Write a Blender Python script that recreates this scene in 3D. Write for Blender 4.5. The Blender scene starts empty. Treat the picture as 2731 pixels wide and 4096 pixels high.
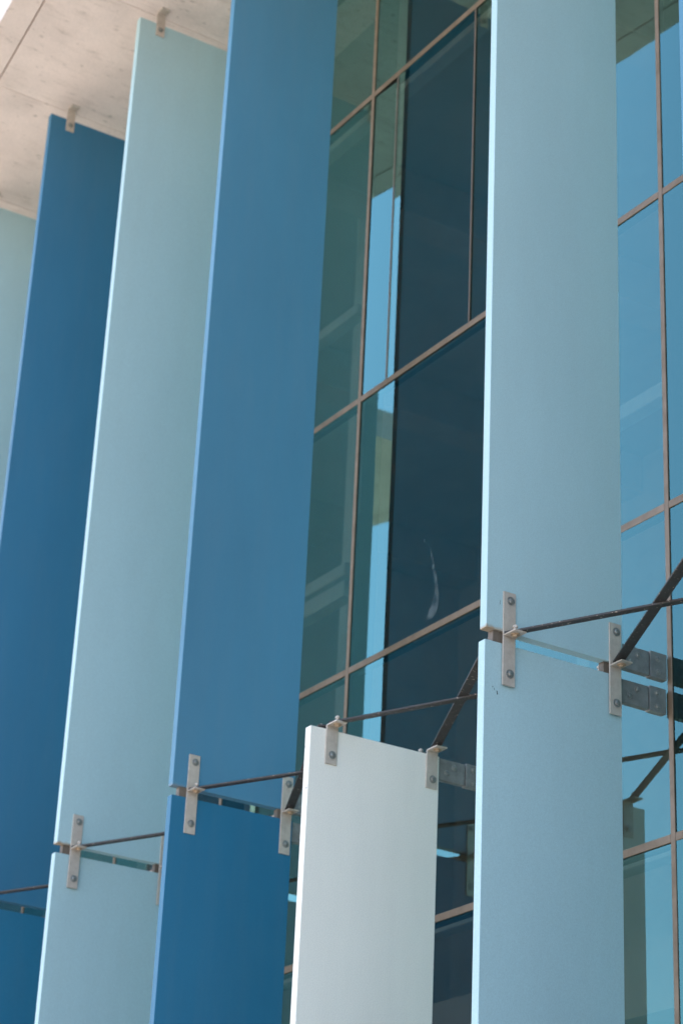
import bpy, bmesh, math, random
from mathutils import Vector, Matrix
random.seed(7)
S = bpy.context.scene
COL = S.collection

# ------------------------------------------------------------------ camera
G = 4.5                       # height of the fin joint line above the ground
def cam_setup():
    cd = bpy.data.cameras.new("camera")
    cd.sensor_fit = 'VERTICAL'; cd.sensor_height = 36.0; cd.sensor_width = 24.0
    cd.lens = 8903.87 / 4096 * 36.0
    cd.clip_start = 0.05; cd.clip_end = 3000
    r = Vector((0.53833739, 0.84159757, 0.04366221))
    u = Vector((0.33655701, -0.26220403, 0.9044216))
    f = Vector((-0.77260742, 0.47218914, 0.42439979))
    m = Matrix(((r.x, u.x, -f.x, 5.89256), (r.y, u.y, -f.y, -5.03710),
                (r.z, u.z, -f.z, -2.91991 + G), (0, 0, 0, 1)))
    c = bpy.data.objects.new("camera", cd); c.matrix_world = m
    cd.dof.use_dof = True; cd.dof.focus_distance = 7.3; cd.dof.aperture_fstop = 4.0
    COL.objects.link(c); S.camera = c
cam_setup()

# ------------------------------------------------------------------ world, sun, exposure
SUN = Vector((-0.68926, 0.25927, 0.67653)).normalized()
SUN_EL = math.asin(SUN.z)
SUN_AZ = math.atan2(SUN.x, SUN.y)          # from +Y towards +X
w = bpy.data.worlds.new("World"); S.world = w; w.use_nodes = True
nt = w.node_tree; nt.nodes.clear()
sky = nt.nodes.new('ShaderNodeTexSky'); sky.sky_type = 'NISHITA'; sky.sun_disc = False
sky.sun_elevation = SUN_EL; sky.sun_rotation = SUN_AZ
sky.air_density = 1.0; sky.dust_density = 1.7; sky.ozone_density = 1.2; sky.altitude = 50
bg = nt.nodes.new('ShaderNodeBackground'); bg.inputs['Strength'].default_value = 0.15
wo = nt.nodes.new('ShaderNodeOutputWorld')
nt.links.new(sky.outputs[0], bg.inputs[0]); nt.links.new(bg.outputs[0], wo.inputs[0])
ld = bpy.data.lights.new("sun", 'SUN'); ld.energy = 4.4; ld.angle = math.radians(0.53)
ld.color = (1.0, 0.95, 0.87)
sun = bpy.data.objects.new("sun", ld); COL.objects.link(sun)
sun.rotation_euler = (-SUN).to_track_quat('-Z', 'Y').to_euler()
sun.location = SUN * 60
S.view_settings.view_transform = 'Standard'; S.view_settings.look = 'None'
S.view_settings.gamma = 1.0; S.view_settings.use_curve_mapping = False
S.view_settings.exposure = 1.95
S.cycles.use_denoising = True
S.cycles.max_bounces = 12; S.cycles.diffuse_bounces = 5
S.cycles.transparent_max_bounces = 12

# ------------------------------------------------------------------ materials
def mat(name):
    m = bpy.data.materials.new(name); m.use_nodes = True
    n = m.node_tree.nodes; n.clear()
    out = n.new('ShaderNodeOutputMaterial'); return m, m.node_tree, n, out
def node(n, t, **kw):
    x = n.new(t)
    for k, v in kw.items():
        if k in x.inputs: x.inputs[k].default_value = v
        else: setattr(x, k, v)
    return x
def ramp(n, stops):
    r = n.new('ShaderNodeValToRGB'); e = r.color_ramp.elements
    while len(e) < len(stops): e.new(0.5)
    for i, (p, c) in enumerate(stops): e[i].position = p; e[i].color = c if len(c) == 4 else (*c, 1)
    return r
def noise(nt, n, scale, detail=4, rough=.55, stretch=(1, 1, 1), coord='Object'):
    tc = n.new('ShaderNodeTexCoord'); mp = n.new('ShaderNodeMapping')
    mp.inputs['Scale'].default_value = stretch
    oi = n.new('ShaderNodeObjectInfo'); ml = node(n, 'ShaderNodeMath', operation='MULTIPLY'); ml.inputs[1].default_value = 37.0
    nt.links.new(oi.outputs['Random'], ml.inputs[0]); nt.links.new(ml.outputs[0], mp.inputs['Location'])   # every copy gets its own wear
    nt.links.new(tc.outputs[coord], mp.inputs[0])
    z = node(n, 'ShaderNodeTexNoise', Scale=scale, Detail=detail, Roughness=rough)
    nt.links.new(mp.outputs[0], z.inputs['Vector']); return z
def mixc(nt, n, a, b, fac, mode='MIX'):
    x = n.new('ShaderNodeMix'); x.data_type = 'RGBA'; x.blend_type = mode
    for i, v in ((0, fac), (6, a), (7, b)):
        if isinstance(v, bpy.types.NodeSocket): nt.links.new(v, x.inputs[i])
        elif i == 0: x.inputs[0].default_value = v
        else: x.inputs[i].default_value = (*v, 1)
    return x.outputs[2]
def scl(c, k): return tuple(v * k for v in c)

def paint(name, col, rough=.47, dirt=.10, rust=0.0):
    m, nt, n, out = mat(name)
    p = node(n, 'ShaderNodeBsdfPrincipled', Roughness=rough); p.inputs['Specular IOR Level'].default_value = .36
    a = noise(nt, n, 1.3, 5, .6, (1, 1, .35))
    r1 = ramp(n, [(.35, (0, 0, 0)), (.7, (1, 1, 1))]); nt.links.new(a.outputs['Fac'], r1.inputs[0])
    b = noise(nt, n, 14, 6, .65, (1, 1, .12))
    r2 = ramp(n, [(.45, (0, 0, 0)), (.8, (1, 1, 1))]); nt.links.new(b.outputs['Fac'], r2.inputs[0])
    c1 = mixc(nt, n, scl(col, 1 + dirt * .4), scl(col, 1 - dirt * .6), r1.outputs[0])
    c2 = mixc(nt, n, c1, mixc(nt, n, c1, (.30, .27, .23), .05), r2.outputs[0])
    fine = noise(nt, n, 230, 2, .6)
    r3 = ramp(n, [(.3, (.93,) * 3), (.7, (1.07,) * 3)]); nt.links.new(fine.outputs['Fac'], r3.inputs[0])
    c3 = mixc(nt, n, c2, r3.outputs[0], 1.0, 'MULTIPLY')
    if rust:
        # brown weather stain creeping up from the cut lower edge of the panel (panel base is at local z = 0)
        tc = n.new('ShaderNodeTexCoord'); sp = n.new('ShaderNodeSeparateXYZ'); nt.links.new(tc.outputs['Object'], sp.inputs[0])
        nz = noise(nt, n, 38, 4, .6)
        ad = node(n, 'ShaderNodeMath', operation='MULTIPLY_ADD'); nt.links.new(nz.outputs['Fac'], ad.inputs[0])
        ad.inputs[1].default_value = -.030; nt.links.new(sp.outputs['Z'], ad.inputs[2])
        rr = ramp(n, [(.0, (1, 1, 1)), (.012, (0, 0, 0))])
        sh = node(n, 'ShaderNodeMath', operation='ADD'); sh.inputs[1].default_value = .014
        nt.links.new(ad.outputs[0], sh.inputs[0]); nt.links.new(sh.outputs[0], rr.inputs[0])
        fm = node(n, 'ShaderNodeMath', operation='MULTIPLY'); yr = ramp(n, [(.02, (rust,) * 3), (.17, (.04,) * 3)]); nt.links.new(sp.outputs['Y'], yr.inputs[0])
        nt.links.new(rr.outputs[0], fm.inputs[0]); nt.links.new(yr.outputs[0], fm.inputs[1])
        c3 = mixc(nt, n, c3, (.34, .21, .11), fm.outputs[0])
    nt.links.new(c3, p.inputs['Base Color'])
    bz = noise(nt, n, 260, 2, .5); bp = node(n, 'ShaderNodeBump', Strength=.05, Distance=.001)
    nt.links.new(bz.outputs['Fac'], bp.inputs['Height'])
    wv = noise(nt, n, 2.2, 2, .5, (1, 1, .5)); bp2 = node(n, 'ShaderNodeBump', Strength=.12, Distance=.01)
    nt.links.new(wv.outputs['Fac'], bp2.inputs['Height']); nt.links.new(bp.outputs[0], bp2.inputs['Normal'])
    nt.links.new(bp2.outputs[0], p.inputs['Normal'])
    rz = ramp(n, [(.3, (rough - .06,) * 3), (.7, (rough + .1,) * 3)]); nt.links.new(a.outputs['Fac'], rz.inputs[0])
    nt.links.new(rz.outputs[0], p.inputs['Roughness'])
    nt.links.new(p.outputs[0], out.inputs[0]); return m

def metal(name, col, col2, scale=30, rough=.5, metallic=.0, chips=None, chipc=(.45, .36, .28), bump=.15):
    m, nt, n, out = mat(name)
    p = node(n, 'ShaderNodeBsdfPrincipled', Roughness=rough, Metallic=metallic)
    a = noise(nt, n, scale, 6, .62)
    r1 = ramp(n, [(.32, (0, 0, 0)), (.68, (1, 1, 1))]); nt.links.new(a.outputs['Fac'], r1.inputs[0])
    c = mixc(nt, n, col, col2, r1.outputs[0])
    if chips:
        b = noise(nt, n, 95, 3, .5, (1, 1, 1)); r2 = ramp(n, [(chips, (0, 0, 0)), (chips + .03, (1, 1, 1))])
        nt.links.new(b.outputs['Fac'], r2.inputs[0]); c = mixc(nt, n, c, chipc, r2.outputs[0])
    nt.links.new(c, p.inputs['Base Color'])
    bz = noise(nt, n, 180, 4, .6); bp = node(n, 'ShaderNodeBump', Strength=bump, Distance=.002)
    nt.links.new(bz.outputs['Fac'], bp.inputs['Height']); nt.links.new(bp.outputs[0], p.inputs['Normal'])
    rz = ramp(n, [(.3, (rough - .1,) * 3), (.7, (rough + .15,) * 3)]); nt.links.new(a.outputs['Fac'], rz.inputs[0])
    nt.links.new(rz.outputs[0], p.inputs['Roughness'])
    nt.links.new(p.outputs[0], out.inputs[0]); return m

def concrete(name, base, dark, along_y=True):
    m, nt, n, out = mat(name)
    p = node(n, 'ShaderNodeBsdfPrincipled', Roughness=.85)
    a = noise(nt, n, 2.4, 6, .6); r1 = ramp(n, [(.3, (0, 0, 0)), (.72, (1, 1, 1))]); nt.links.new(a.outputs['Fac'], r1.inputs[0])
    c = mixc(nt, n, base, scl(base, .80), r1.outputs[0])
    # board-marked dashes and pin holes running across the overhang
    st = (30, 5.5, 30) if along_y else (5.5, 30, 30)
    b = noise(nt, n, 1.0, 5, .62, st); r2 = ramp(n, [(.55, (0, 0, 0)), (.78, (1, 1, 1))]); nt.links.new(b.outputs['Fac'], r2.inputs[0])
    c = mixc(nt, n, c, scl(dark, 1.05), r2.outputs[0])
    d = noise(nt, n, 1.0, 3, .5, (34, 16, 34)); r3 = ramp(n, [(.64, (0, 0, 0)), (.74, (1, 1, 1))]); nt.links.new(d.outputs['Fac'], r3.inputs[0])
    c = mixc(nt, n, c, scl(dark, .88), r3.outputs[0])
    e = noise(nt, n, 90, 3, .6); r4 = ramp(n, [(.3, (.93,) * 3), (.7, (1.07,) * 3)]); nt.links.new(e.outputs['Fac'], r4.inputs[0])
    c = mixc(nt, n, c, r4.outputs[0], 1.0, 'MULTIPLY')
    nt.links.new(c, p.inputs['Base Color'])
    mx = node(n, 'ShaderNodeMath', operation='ADD'); nt.links.new(b.outputs['Fac'], mx.inputs[0]); nt.links.new(e.outputs['Fac'], mx.inputs[1])
    bp = node(n, 'ShaderNodeBump', Strength=.35, Distance=.004); bp.invert = True
    nt.links.new(mx.outputs[0], bp.inputs['Height']); nt.links.new(bp.outputs[0], p.inputs['Normal'])
    nt.links.new(p.outputs[0], out.inputs[0]); return m

def glass_mat(name, tint, refl=2.15, wav=.035):
    m, nt, n, out = mat(name)
    tr = node(n, 'ShaderNodeBsdfTransparent'); tr.inputs[0].default_value = (*tint, 1)
    gl = node(n, 'ShaderNodeBsdfGlossy', Roughness=.012); gl.inputs['Color'].default_value = (.45, 1.0, .98, 1)
    fr = node(n, 'ShaderNodeFresnel', IOR=1.52)
    ge = n.new('ShaderNodeNewGeometry')
    iv = node(n, 'ShaderNodeMath', operation='SUBTRACT'); iv.inputs[0].default_value = 1
    nt.links.new(ge.outputs['Backfacing'], iv.inputs[1])
    m1 = node(n, 'ShaderNodeMath', operation='MULTIPLY', use_clamp=True); nt.links.new(fr.outputs[0], m1.inputs[0]); m1.inputs[1].default_value = refl
    m2 = node(n, 'ShaderNodeMath', operation='MULTIPLY'); nt.links.new(m1.outputs[0], m2.inputs[0]); nt.links.new(iv.outputs[0], m2.inputs[1])
    mx = n.new('ShaderNodeMixShader')
    nt.links.new(m2.outputs[0], mx.inputs[0]); nt.links.new(tr.outputs[0], mx.inputs[1]); nt.links.new(gl.outputs[0], mx.inputs[2])
    nz = noise(nt, n, 1.1, 1, .4); bp = node(n, 'ShaderNodeBump', Strength=wav, Distance=.02)
    nt.links.new(nz.outputs['Fac'], bp.inputs['Height']); nt.links.new(bp.outputs[0], gl.inputs['Normal'])
    nt.links.new(mx.outputs[0], out.inputs[0]); return m

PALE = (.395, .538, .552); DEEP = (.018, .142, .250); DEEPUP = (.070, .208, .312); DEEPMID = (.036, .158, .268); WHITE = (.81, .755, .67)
M = dict(
    pale=paint("pale_blue_paint", PALE), deep=paint("deep_blue_paint", DEEP, dirt=.14),
    pale_up=paint("pale_blue_paint_stained", PALE, rust=.85), deep_up=paint("flare_hazed_deep_blue_paint_stained", DEEPUP, dirt=.14, rust=.25),  # deep_up: separate upper blue with lens-flare veil mixed into its colour
    mid_up=paint("flare_hazed_mid_blue_paint_stained", DEEPMID, dirt=.14, rust=.25),  # in-between blue, greyed with some lens-flare haze in its colour
    white=paint("white_paint", WHITE),
    strap=metal("warm_galvanised_steel", (.58, .49, .41), (.48, .395, .325), 34, .5, .25),
    bolt=metal("zinc_bolt_steel", (.34, .33, .30), (.22, .21, .19), 60, .38, .55),
    rustbolt=metal("rusty_bolt_steel", (.50, .36, .24), (.40, .27, .17), 60, .5, .3),
    bar=metal("dark_brown_bar_paint", (.030, .025, .024), (.050, .040, .036), 22, .55, 0, .66),
    arm=metal("grey_galvanised_tube", (.24, .235, .22), (.17, .165, .155), 26, .55, .25, .77, (.32, .20, .12)),
    cap=metal("bronze_anodised_cap", (.225, .152, .095), (.165, .112, .070), 12, .45, .15, None, bump=.05),
    sash=metal('dark_bronze_sash', (.16, .115, .085), (.12, .088, .068), 12, .5, .1, bump=.05),
    spacer=metal('brown_spacer_steel', (.16, .12, .088), (.12, .09, .066), 30, .6),
    gasket=metal("black_gasket", (.02, .021, .023), (.03, .03, .032), 30, .7),
    scuff=metal("dark_scuff", (.02, .025, .03), (.03, .03, .035), 60, .8),

    soffit=concrete("warm_boardmarked_concrete", (.79, .645, .565), (.53, .42, .36)),
    groove=concrete("shaded_joint_concrete", (.16, .13, .11), (.10, .08, .07)),
    ground=concrete("pale_paving_concrete", (.42, .39, .345), (.30, .275, .24)),
    room=metal("interior_plaster", (.40, .35, .31), (.33, .29, .26), 3, .9, bump=.02),
    ceil=metal("interior_ceiling_board", (.36, .34, .32), (.31, .30, .285), 3, .9, bump=.02),
    box=metal("pale_blind_box", (.42, .45, .45), (.36, .38, .38), 8, .6, bump=.02),
    glass=glass_mat("tinted_reflective_glass", (.66, .66, .625)),
    glass2=glass_mat("tinted_sash_glass", (.65, .64, .61)),
)

def smear_mat():
    m, nt, n, out = mat("thin_dried_drip")
    d = node(n, 'ShaderNodeBsdfDiffuse'); d.inputs[0].default_value = (.30, .36, .37, 1)
    t = node(n, 'ShaderNodeBsdfTransparent'); mx = n.new('ShaderNodeMixShader')
    z = noise(nt, n, 22, 4, .65); r = ramp(n, [(.38, (0, 0, 0)), (.66, (.30, .30, .30))]); nt.links.new(z.outputs['Fac'], r.inputs[0])
    nt.links.new(r.outputs[0], mx.inputs[0]); nt.links.new(t.outputs[0], mx.inputs[1]); nt.links.new(d.outputs[0], mx.inputs[2])
    nt.links.new(mx.outputs[0], out.inputs[0]); return m
M['smear'] = smear_mat()

# ------------------------------------------------------------------ builders
def tag(o, label=None, cat=None, group=None, kind=None):
    for k, v in (('label', label), ('category', cat), ('group', group), ('kind', kind)):
        if v: o[k] = v
    return o
def empty(name, loc, rz=0):
    o = bpy.data.objects.new(name, None); o.empty_display_size = .1
    o.location = loc; o.rotation_euler = (0, 0, rz); COL.objects.link(o); return o
def link(name, bm, m, parent=None, loc=(0, 0, 0), smooth=False):
    me = bpy.data.meshes.new(name); bmesh.ops.recalc_face_normals(bm, faces=bm.faces[:]); bm.to_mesh(me); bm.free()
    me.materials.append(m)
    if smooth:
        for p in me.polygons: p.use_smooth = True
    o = bpy.data.objects.new(name, me); o.location = loc; o.parent = parent; COL.objects.link(o); return o
def inst(src, name, parent, loc=(0, 0, 0), rot=None):
    o = bpy.data.objects.new(name, src.data); o.location = loc
    if rot: o.rotation_euler = rot
    o.parent = parent; COL.objects.link(o); return o
def box(bm, x0, x1, y0, y1, z0, z1, bev=0, seg=1):
    b = bmesh.new(); v = [b.verts.new((x, y, z)) for x in (x0, x1) for y in (y0, y1) for z in (z0, z1)]
    for q in ((0, 1, 3, 2), (4, 6, 7, 5), (0, 4, 5, 1), (2, 3, 7, 6), (0, 2, 6, 4), (1, 5, 7, 3)): b.faces.new([v[i] for i in q])
    if bev: bmesh.ops.bevel(b, geom=b.edges[:], offset=bev, segments=seg, affect='EDGES', profile=.6)
    me = bpy.data.meshes.new("t"); b.to_mesh(me); b.free(); bm.from_mesh(me); bpy.data.meshes.remove(me); return bm
def prism(bm, poly, z0, z1):
    a = [bm.verts.new((x, y, z0)) for x, y in poly]; b = [bm.verts.new((x, y, z1)) for x, y in poly]
    bm.faces.new(a); bm.faces.new(b[::-1])
    for i in range(len(a)): j = (i + 1) % len(a); bm.faces.new((a[i], a[j], b[j], b[i]))
    return bm
def lathe_x(bm, prof, n=14, c=(0, 0, 0), axis='x'):
    rings = []
    for h, r in prof:
        ring = []
        for i in range(n):
            a = 2 * math.pi * i / n; p = (h, r * math.cos(a), r * math.sin(a))
            if axis == 'z': p = (p[1], p[2], p[0])
            ring.append(bm.verts.new((p[0] + c[0], p[1] + c[1], p[2] + c[2])))
        rings.append(ring)
    for a, b in zip(rings, rings[1:]):
        for i in range(n): j = (i + 1) % n; bm.faces.new((a[i], a[j], b[j], b[i]))
    bm.faces.new(rings[0]); bm.faces.new(rings[-1]); return bm
def bar_between(bm, a, b, wdt, th, bend=0):
    """flat bar lying flat from a to b; bend lifts its middle third a little"""
    a, b = Vector(a), Vector(b); d = (b - a).normalized(); s = Vector((-d.y, d.x, 0)).normalized() * wdt / 2
    L = (b - a).length
    pr = [(0, 0), (.42, 0), (.46, bend), (.56, bend), (.60, 0), (1, 0)] if bend else [(0, 0), (1, 0)]
    secs = []
    for t, h in pr:
        c = a + (b - a) * t + Vector((0, 0, h))
        secs.append([bm.verts.new(c + q) for q in (-s, s, s + Vector((0, 0, th)), -s + Vector((0, 0, th)))])
    for p, q in zip(secs, secs[1:]):
        for i in range(4): j = (i + 1) % 4; bm.faces.new((p[i], p[j], q[j], q[i]))
    bm.faces.new(secs[0]); bm.faces.new(secs[-1])
    bmesh.ops.bevel(bm, geom=[e for e in bm.edges if e.is_manifold], offset=.0012, segments=1, affect='EDGES')
    return bm

# ------------------------------------------------------------------ dimensions found from the photograph
SP, T, D, PHI = 1.1329, 0.0396, 0.60, 0.0162
YO, YI = -0.8317, -0.2317          # outer and inner end of the fins
ZU = 0.0434                        # gap between lower and upper panel
ZT = 4.8141                        # top of the upper panels
ZS = 4.888                         # underside of the concrete overhang
MX0, MSP = 0.019, 1.1240           # mullion axis beside fin 0, mullion spacing
TZ = [-4.46, -3.20, -1.90, -0.555, 0.752, 2.163, 3.957, ZS - .012]
K0, K1 = -7, 3
def fx(k): return k * SP
UPX = {0: .017, -3: .0086, -4: .0067, 1: .010}
LOX = {0: .010, -1: -.006, 1: .010}

# ------------------------------------------------------------------ ground
bm = bmesh.new(); box(bm, -400, 400, -400, 400, -.3, 0); tag(link("ground", bm, M['ground']), kind='structure')

# ------------------------------------------------------------------ interior of the building behind the glass
XL, XR = fx(K0) - .6, fx(K1) + 9.0
def setting(name, m, *b):
    bm = bmesh.new(); box(bm, *b); return tag(link(name, bm, m), kind='structure')
setting("interior_wall", M['room'], XL, XR, 5.0, 5.2, 0, G + 5.6)
setting("interior_wall", M['room'], XL - .2, XL, .14, 5.2, 0, G + 5.6)
setting("interior_wall", M['room'], XR, XR + .2, .14, 5.2, 0, G + 5.6)
setting("interior_ceiling", M['ceil'], XL, XR, .14, 5.0, G + ZS + .03, G + ZS + .25)
setting("interior_floor", M['room'], XL, XR, .45, 5.0, G - 1.0, G - .72)
BOX = [(4.50, .07, XL + .05, XR - .05, "highest blind box, just under the roof"), (3.24, .06, XL + .05, -3.06, "behind the left end of the tall upper panes"),
       (1.69, .07, XL + .05, -3.06, "upper of the close pair left of the second mullion"), (1.58, .09, XL + .05, -3.06, "lower of the close pair left of the second mullion"),
       (1.66, .07, -1.85, XR - .05, "in the pane right of the widest pale blue fin"), (-.37, .06, XL + .05, XR - .05, "lowest blind box, beside the white fin")]
for z, h, xa, xb, lab in BOX:
    bm = bmesh.new(); box(bm, xa, xb, .47, .55, G + z - h / 2, G + z + h / 2, .004)
    tag(link("blind_box", bm, M['box']), "pale rail inside the glass, " + lab, "blind box", "blind boxes inside the glass")
for i, x in enumerate([-8.9, -6.65, -4.4, -2.15, .1, 2.35]):
    bm = bmesh.new(); box(bm, x - .05, x + .05, 1.3, 1.4, .01, G + ZS + .028, .006)
    tag(link("interior_post", bm, M['box']), "slim pale post standing inside behind the tinted glass", "post", "posts inside the glass")
# sloping duct-like beams on the interior ceiling
for i, x in enumerate([-8.4, -6.2, -4.0, -1.8, .4, 2.6]):
    bm = bmesh.new(); box(bm, x - .12, x + .12, .6, 4.99, G + ZS - .28, G + ZS + .028, .004)
    tag(link("ceiling_beam", bm, M['room']), "grey beam on the dim ceiling behind the upper glass", "beam", "ceiling beams behind the glass")

# ------------------------------------------------------------------ glass facade
fac = tag(empty("glass_facade", (0, 0, G)), "tinted reflective glass wall with thin bronze mullions behind the fins", "facade")
mull = [MX0 + k * MSP for k in range(K0 - 1, K1 + 2)]
MW, TW = .025, .031
b0 = bmesh.new(); box(b0, -MW / 2, MW / 2, -.004, .0008, TZ[0], TZ[-1], .0015)
src = link("mullion", b0, M['cap'], fac, (mull[0], 0, 0))
g0 = bmesh.new(); box(g0, -MW / 2 - .012, MW / 2 + .012, .0135, .12, TZ[0], TZ[-1])
gsrc = link("mullion_box", g0, M['gasket'], src, (0, 0, 0))
for x in mull[1:]:
    c = inst(src, "mullion", fac, (x, 0, 0)); inst(gsrc, "mullion_box", c)
L = mull[1] - mull[0] - MW - .001
t0 = bmesh.new(); box(t0, 0, L, -.0036, .0008, -TW / 2, TW / 2, .0015); tsrc = None
gt0 = bmesh.new(); box(gt0, 0, L, .0135, .045, -TW / 2 - .006, TW / 2 + .006); gts = None
psrc = {}
for i, x in enumerate(mull[:-1]):
    for j, z in enumerate(TZ):
        loc = (x + MW / 2 + .0005, 0, z)
        if tsrc is None:
            tsrc = link("transom", t0, M['cap'], fac, loc); gts = link("transom_box", gt0, M['gasket'], tsrc)
        else:
            c = inst(tsrc, "transom", fac, loc); inst(gts, "transom_box", c)
    for j in range(len(TZ) - 1):
        h = TZ[j + 1] - TZ[j]
        k = K0 - 1 + i
        if j == 5 and k in (-6, -4, -2, 2):      # bay with the opening sash
            continue
        if j not in psrc:
            bp = bmesh.new(); box(bp, 0, MSP - .006, 0.0012, .0125, .003, h - .003)
            psrc[j] = link("glass_pane", bp, M['glass'], fac, (x + .003, 0, TZ[j])); o = psrc[j]
        else:
            o = inst(psrc[j], "glass_pane", fac, (x + .003, 0, TZ[j]))
        o.rotation_euler = (random.uniform(-.0015, .0015), 0, random.uniform(-.0015, .0015))
TILT = .032
# opening sashes: two thin uprights and three panes per bay
sb = bmesh.new(); box(sb, -.005, .005, -.0045, .0008, TZ[5] + TW / 2 + .0005, TZ[6] - TW / 2 - .0005, .0015); ss = None
for k in (-6, -4, -2, 2):
    x = MX0 + k * MSP
    xa, xb = x + .232, x + MSP - .215
    for q in (xa, xb):
        if ss is None: ss = link("sash_upright", sb, M['sash'], fac, (q, 0, 0))
        else: inst(ss, "sash_upright", fac, (q, 0, 0))
    for (p0, p1, m, dy, tilt) in ((x + .003, xa - .004, 'glass', 0, TILT), (xa + .004, xb - .004, 'glass2', -.003, 0), (xb + .004, x + MSP - .003, 'glass', 0, 0)):
        bp = bmesh.new(); box(bp, 0, p1 - p0, .003 + dy, .0125, TZ[5] + .003, TZ[6] - .003)
        o = link("glass_pane", bp, M[m], fac, (p0, 0, 0)); o.rotation_euler = (0, 0, tilt)
# dried drip on the pane right of the second mullion
bm = bmesh.new()
pts = [(-1.626, 1.201, .004), (-1.600, 1.165, .003), (-1.578, 1.139, .006), (-1.553, 1.06, .008), (-1.528, .96, .012), (-1.519, .92, .014), (-1.527, .875, .026), (-1.545, .835, .036), (-1.566, .80, .030)]
for (xa, za, wa), (xb, zb, wb) in zip(pts[2:], pts[3:]):
    v = [bm.verts.new(q) for q in ((xa - wa, -.0012, za), (xa + wa, -.0012, za), (xb + wb, -.0012, zb), (xb - wb, -.0012, zb))]; bm.faces.new(v)
link("dried_drip", bm, M['smear'], fac)
bm = bmesh.new(); box(bm, -1.632, -1.623, -.0012, -.0004, 1.19, 1.203)
link("dried_spot", bm, M['smear'], fac)

# ------------------------------------------------------------------ concrete overhang
def ye(x): return -1.902 - .121 * x        # outer edge, slightly skew to the facade
def yg(x): return -1.762 - .126 * x        # drip groove
ov = tag(empty("concrete_overhang", (0, 0, G + ZS)), "warm board marked concrete roof overhang above the blue fins", "roof overhang")
j0 = -4.555 - 3 * SP
x = j0; n = 0
while x < XR - .2:
    a, b = x + .002, x + SP - .002
    bm = bmesh.new(); prism(bm, [(a, yg(a) + .005), (b, yg(b) + .005), (b, .3), (a, .3)], 0, .12)
    link("soffit_panel", bm, M['soffit'], ov)
    bm = bmesh.new()
    e = [(a + (b - a) * i / 8, ye(a + (b - a) * i / 8) + random.uniform(-.006, .006)) for i in range(9)]
    prism(bm, e + [(b, yg(b) - .005), (a, yg(a) - .005)], 0, .12)
    link("edge_panel", bm, M['soffit'], ov); x += SP
bm = bmesh.new(); prism(bm, [(j0, ye(j0) + .95), (x, ye(x) + .95), (x, 5.4), (j0, 5.4)], .1195, .75)
link("roof_slab", bm, M['groove'], ov)

# second slab of the same roof, seen only mirrored in the glass
cn = tag(empty("concrete_canopy", (-6.6, -3.0, G + 4.9)), "brown concrete slab mirrored in the narrow sky strip of the glass", "canopy")
def cy(x): return -4.59 - .3235 * (x + 6.6)
bm = bmesh.new(); prism(bm, [(-7.0, cy(-7.0) + .17), (-7.0, -2.35), (-9.5, -2.35), (-9.5, cy(-9.5) + .17)], 0, .24); link("slab", bm, M['soffit'], cn, (6.6, 3.0, 0))
bm = bmesh.new(); prism(bm, [(-7.0, cy(-7.0)), (-7.0, cy(-7.0) + .155), (-9.5, cy(-9.5) + .155), (-9.5, cy(-9.5))], 0, .24); link("edge_strip", bm, M['soffit'], cn, (6.6, 3.0, 0))
for px, py in ((-9.2, -2.6), (-7.4, -2.6)):
    bm = bmesh.new(); prism(bm, [(px - .12, py - .12), (px + .12, py - .12), (px + .12, py + .12), (px - .12, py + .12)], -G - 4.9, .02)
    link("column", bm, M['soffit'], cn, (6.6, 3.0, 0))

# ------------------------------------------------------------------ fins
COLOUR = {k: 'pale' if k % 2 else 'deep' for k in range(K0, K1 + 1)}   # odd = pale left of the white one
COLOUR.update({-1: 'white', 0: 'pale', 1: 'deep', 2: 'pale', 3: 'deep', -2: 'deep', -3: 'pale', -4: 'deep', -5: 'pale', -6: 'deep', -7: 'pale'})
PLACE = {
    (1, 'u'): "deep blue upper fin at the right edge of the view",
    (0, 'u'): "widest pale blue upper fin, right of the dark glass, above the largest steel straps",
    (0, 'l'): "pale blue lower fin right of the white fin, with black scuffs under its strap",
    (-1, 'l'): "white lower fin standing between deep blue and pale blue fins",
    (-2, 'u'): "deep blue upper fin left of the dark glass, its top out of view",
    (-2, 'l'): "deep blue lower fin directly left of the white fin",
    (-3, 'u'): "pale blue upper fin whose top corner and clip meet the concrete roof",
    (-3, 'l'): "pale blue lower fin left of the deep blue lower fin beside the white one",
    (-4, 'u'): "deep blue upper fin at the left with a clip at its top under the roof",
    (-4, 'l'): "deep blue lower fin in the bottom left corner",
    (-5, 'u'): "pale grey blue upper fin at the far left edge under the roof",
}
def fin(k, part):
    z0, z1 = (ZU, ZT) if part == 'u' else (-3.9, 0.0)
    dx = (UPX if part == 'u' else LOX).get(k, 0)
    bm = bmesh.new(); box(bm, -T, 0, 0, D, 0, z1 - z0, .0012)
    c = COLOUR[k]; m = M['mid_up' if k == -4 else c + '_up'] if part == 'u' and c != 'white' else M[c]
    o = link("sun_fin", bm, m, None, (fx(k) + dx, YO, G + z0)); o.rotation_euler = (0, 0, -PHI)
    lab = PLACE.get((k, part)) or "%s %s fin outside the view, %s" % ({'pale': 'pale blue', 'deep': 'deep blue', 'white': 'white'}[c], 'upper' if part == 'u' else 'lower', 'to the left' if k < -3 else 'to the right')
    tag(o, lab, "sun fin", "fins along the facade"); return o
FIN = {}
for k in range(K0, K1 + 1):
    if k != -1: FIN[k, 'u'] = fin(k, 'u')
    FIN[k, 'l'] = fin(k, 'l')
def mark(f, name, m, x, y0, z0, pts):
    bm = bmesh.new(); v = [bm.verts.new((x, y, z)) for y, z in pts]; fa = bm.faces.new(v)
    bmesh.ops.extrude_face_region(bm, geom=[fa]); 
    for q in v: q.co.x -= .0006
    return link(name, bm, m, f, (0.0009, y0, z0))
f = FIN[0, 'l']
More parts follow.
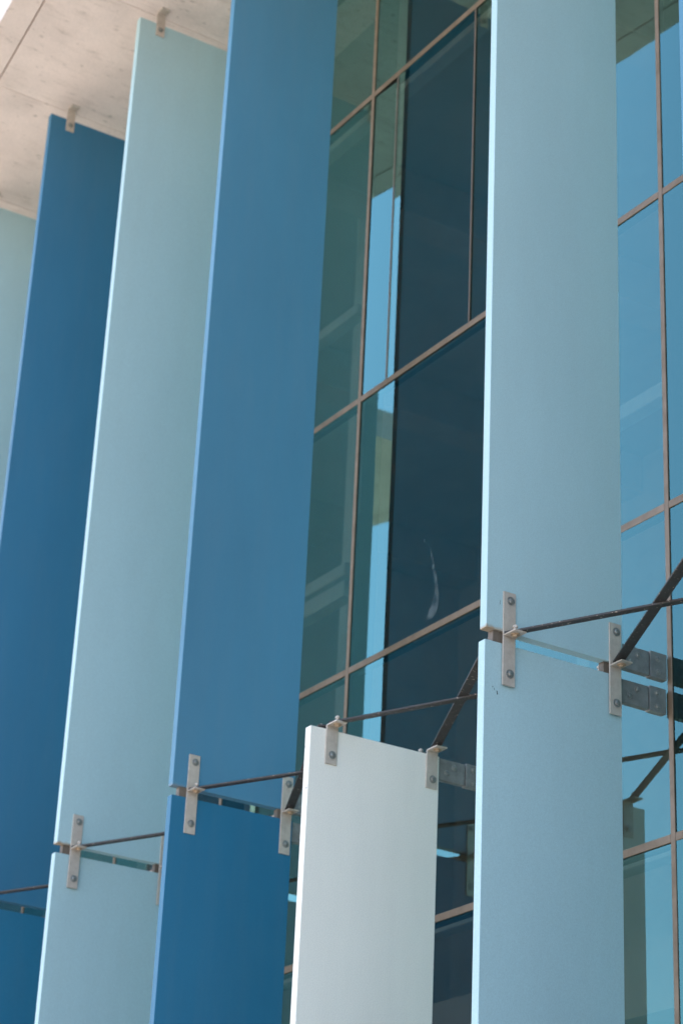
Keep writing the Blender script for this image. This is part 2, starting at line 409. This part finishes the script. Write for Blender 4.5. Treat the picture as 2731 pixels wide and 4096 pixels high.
mark(f, "scuff", M['scuff'], 0, .052, 3.9 - .181, [(0, 0), (.003, -.001), (.0055, -.013), (.002, -.015)])
mark(f, "scuff", M['scuff'], 0, .034, 3.9 - .168, [(0, 0), (.002, 0), (.003, -.004), (.001, -.005)])
mark(f, "scuff", M['scuff'], 0, .041, 3.9 - .174, [(0, 0), (.0015, 0), (.003, -.008), (.002, -.008)])
mark(FIN[0, 'u'], "scuff", M['scuff'], 0, .056, .098, [(0, 0), (.001, 0), (.001, .016), (0, .014)])

f = FIN[-1, 'l']
def chip(y, z, a, h):      # small dark knocks on the outer edge of the white panel
    bm = bmesh.new(); v = [bm.verts.new(q) for q in ((y, -.0008, z), (y + a, -.0008, z + h * .2), (y + a * .7, -.0008, z + h), (y - a * .3, -.0008, z + h * .7))]; bm.faces.new(v)
    link("edge_chip", bm, M['scuff'], f)
chip(-.036, 3.9 - .083, .004, .006); chip(-.012, 3.9 - .257, .005, .008); chip(-.030, 3.9 - .60, .003, .005)
# ------------------------------------------------------------------ brackets
proto = {}
def bolt_mesh():
    bm = bmesh.new(); lathe_x(bm, [(0, .0165), (.0022, .0165), (.0026, .0155)], 18); wash = bm
    b2 = bmesh.new(); lathe_x(b2, [(.0024, .0105), (.0055, .0105), (.0075, .0088), (.0085, .0045)], 6); return wash, b2
def add_bolt(parent, loc, flip=False, mt='bolt'):
    key = 'bolt' + mt
    if key not in proto:
        w_, h_ = bolt_mesh()
        h = link("bolt", h_, M[mt], parent, loc); wsh = link("washer", w_, M['bolt'], h); proto[key] = (h, wsh)
    else:
        h0, w0 = proto[key]
        h = inst(h0, "bolt", parent, loc); wsh = inst(w0, "washer", h)
    h.rotation_euler = (random.uniform(0, 6), 0, math.pi if flip else 0)
    if flip: h.rotation_euler = (0, 0, math.pi)
    return h
SW = .0535
def bracket(k, inner, side, full, label, group):
    """strap plate with a level tab; side +1 is the right face of the fin"""
    yc = (-.268 if inner else -.737) - YO
    dx = LOX.get(k, 0)
    base = FIN[k, 'l'].location
    xo = max(UPX.get(k, 0), dx) if full else dx
    e = empty("fin_bracket", (fx(k) + (xo if side > 0 else min(UPX.get(k, 0), dx) - T) + yc * math.sin(PHI), YO + yc, G), -PHI)
    tag(e, label, "bracket", group)
    z0, z1 = (-.158, .195) if full else (-.142, .0175)
    tz = .024 if full else .012
    def sx(a, b): return (a, b) if side > 0 else (-b, -a)
    key = ('strap', side, full)
    if key not in proto:
        bm = bmesh.new(); box(bm, *sx(.0003, .0063), -SW / 2, SW / 2, z0, z1, .0012)
        a = link("strap_plate", bm, M['strap'], e)
        bm = bmesh.new(); box(bm, *sx(.0064, .074), -SW / 2 + .001, SW / 2 - .001, tz, tz + .006, .0012)
        t = link("tab_plate", bm, M['strap'], e)
        bm = bmesh.new(); x = .041 * side
        lathe_x(bm, [(tz - .0105, .006), (tz - .009, .0095), (tz - .003, .0095)], 6, (x, 0, 0), 'z')
        nu = link("nut", bm, M['rustbolt'], e)
        bm = bmesh.new(); lathe_x(bm, [(tz - .003, .0165), (tz - .0002, .0165)], 18, (x, 0, 0), 'z')
        wa = link("washer", bm, M['rustbolt'], nu)
        bm = bmesh.new(); lathe_x(bm, [(tz + .0062, .006), (tz + .034, .006), (tz + .036, .004)], 10, (x, 0, 0), 'z')
        st = link("stud", bm, M['strap'], e)
        bm = bmesh.new(); lathe_x(bm, [(tz + .0245, .0098), (tz + .0315, .0098)], 6, (x, 0, 0), 'z')
        n2 = link("nut", bm, M['strap'], e)
        proto[key] = (a, t, nu, wa, st, n2)
    else:
        a, t, nu, wa, st, n2 = proto[key]
        inst(a, "strap_plate", e); inst(t, "tab_plate", e); c = inst(nu, "nut", e); inst(wa, "washer", c)
        inst(st, "stud", e); inst(n2, "nut", e)
    x = .0063 * side
    add_bolt(e, (x, .0035, -.113 if full else -.1035), side < 0)
    if full: add_bolt(e, (x, .0035, .162), side < 0)
    return e
BR = {0: "on the widest pale blue fin", -1: "at the top of the white fin", -2: "on the deep blue fin left of the white fin",
      -3: "on the pale blue fin at lower left", -4: "on the deep blue fin in the bottom left corner"}
for k in range(K0, K1 + 1):
    full = k != -1
    for inner in (False, True):
        w_ = "inner" if inner else "outer"
        if k in BR: lab = "%s%s strap bracket %s" % ("" if full else "short ", w_, BR[k])
        else: lab = "%s steel strap bracket on a fin outside the view, to the %s" % (w_, "left" if k < 0 else "right")
        bracket(k, inner, 1, full, lab, "strap brackets on the fins")
        bracket(k, inner, -1, full, "steel strap bracket on the hidden left face of a fin", "strap brackets on the hidden fin faces")

# spacer blocks in the joint beside each strap
sb = None
for k in range(K0, K1 + 1):
    if k == -1: continue
    for yy, nm in ((.036, "outer"), (.522, "inner")):
        if sb is None:
            bm = bmesh.new(); box(bm, -.034, -.004, 0, .045, .0004, ZU - .0004, .001); o = sb = link("joint_spacer", bm, M['spacer'])
        else: o = sb.copy(); COL.objects.link(o)
        o.location = (fx(k) + LOX.get(k, 0) + yy * math.sin(PHI), YO + yy, G); o.rotation_euler = (0, 0, -PHI)
        lab = "%s spacer block in the joint %s" % (nm, BR[k].replace("at the top of", "of")) if k in BR else "small %s spacer block in a joint outside the view, to the %s" % (nm, "left" if k < 0 else "right")
        tag(o, lab, "spacer", "spacer blocks in the panel joints")

# clips from fin tops to the overhang
ck = None
for k in range(K0, K1 + 1):
    if k == -1: continue
    yc = -.7065 - YO
    e = empty("top_clip", (fx(k) + UPX.get(k, 0) + yc * math.sin(PHI), YO + yc, G), -PHI)
    tag(e, {-3: "small steel clip joining the pale blue fin top to the roof", -4: "small steel clip joining the deep blue fin top to the roof"}.get(k, "small steel clip on a fin top outside the view"), "clip", "clips at the fin tops")
    if ck is None:
        bm = bmesh.new(); box(bm, .0003, .0063, -.026, .026, 4.731, ZS - .0005, .0012); a = link("clip_plate", bm, M['strap'], e)
        bm = bmesh.new(); box(bm, .0064, .06, -.026, .026, ZS - .0065, ZS - .0005, .0012); b = link("clip_foot", bm, M['strap'], e); ck = (a, b)
    else: inst(ck[0], "clip_plate", e); inst(ck[1], "clip_foot", e)
    add_bolt(e, (.0063, 0, 4.774))

# ------------------------------------------------------------------ brace bars
def brace(k, kind, label):
    tz = .030 if k != -1 else .018
    ty = .030 if k + 1 != -1 else .018
    xa = fx(k) + .041 + LOX.get(k, 0); xb = fx(k + 1) - T - .041
    ya, yb = (-.737, -.268) if kind == 'a' else (-.268, -.737)
    za, zb = (tz + .0003, ty + .0003) if kind == 'a' else (tz + .0095, ty + .0095)
    a = Vector((xa, ya, za)); b = Vector((xb, yb, zb)); d = (b - a).normalized(); a -= d * .030; b += d * .030
    bm = bmesh.new(); bar_between(bm, a, b, .032 if kind == 'a' else .038, .008)
    o = link("brace_bar", bm, M['bar'], None, (0, 0, G)); tag(o, label, "brace bar", "crossed brace bars between the fins")
    bm = bmesh.new()
    for p, z in ((a + d * .030, za), (b - d * .030, zb)):
        if kind == 'b': lathe_x(bm, [(z - .0092, .012), (z - .0002, .012)], 12, (p.x, p.y, 0), 'z')
    if kind == 'b': link("spacer_washer", bm, M['strap'], o)
    else: bm.free()
BL = {0: ("thin dark brace bar from the outer strap of the widest pale blue fin", "thick dark brace bar from the inner strap of the widest pale blue fin"),
      -1: ("thin dark brace bar running from the white fin's outer corner to the pale blue fin", "thick dark brace bar rising steeply from the white fin's inner corner"),
      -2: ("thin dark brace bar from the deep blue fin's outer strap to the white fin", "dark brace bar just left of the white fin's upper edge"),
      -3: ("thin dark brace bar on the pale blue fin at lower left", "dark brace bar hidden behind the deep blue fin left of the white fin"),
      -4: ("thin dark brace bar crossing the deep blue fin at the left edge", "dark brace bar hidden behind the pale blue fin at lower left")}
for k in range(K0, K1):
    la, lb = BL.get(k, ("dark brace bar between fins outside the view",) * 2)
    brace(k, 'a', la); brace(k, 'b', lb)

# ------------------------------------------------------------------ anchor arms from fins to mullions
ap = {}
def arm(k, up, label):
    z0, z1 = (.041, .134) if up else (-.089, 0.0)
    dx = (UPX if up else LOX).get(k, 0)
    e = empty("anchor_arm", (fx(k) + dx, 0, G), 0); tag(e, label, "anchor arm", "anchor arms between fins and mullions")
    if up not in ap:
        bm = bmesh.new(); box(bm, -.030, -.002, YI + .0008, -.096, z0, z1, .003, 2); a = link("fin_tube", bm, M['arm'], e)
        bm = bmesh.new(); box(bm, -.031, -.001, -.0915, -.0135, z0 - .003, z1 + .006, .003, 2); b = link("wall_tube", bm, M['arm'], e)
        bm = bmesh.new(); box(bm, -.024, -.010, -.0965, -.091, z0 + .008, z1 - .008); c = link("joint_pin", bm, M['rustbolt'], e)
        ap[up] = (a, b, c)
    else:
        for s_, nm in zip(ap[up], ("fin_tube", "wall_tube", "joint_pin")): inst(s_, nm, e)
    zc = (z0 + z1) / 2
    for y, z, r in ((-.185, zc - .012, 'bolt'), (-.15, zc + .018, 'bolt')): add_bolt(e, (-.0022, y, z), mt=r).scale = (.8,) * 3
    for y, z in ((-.057, zc + .026), (-.057, zc - .026)): add_bolt(e, (-.0012, y, z)).scale = (.75,) * 3
for k in range(K0, K1 + 1):
    for up in (True, False):
        if k == -1 and up: continue
        if k == 0: lab = "%s grey steel anchor arm right of the widest pale blue fin" % ("upper" if up else "lower")
        elif k == -1: lab = "grey steel anchor arm behind the top of the white fin"
        elif k == -2: lab = "%s grey anchor arm partly hidden left of the white fin" % ("upper" if up else "lower")
        else: lab = "grey steel anchor arm hidden behind a fin"
        arm(k, up, lab)
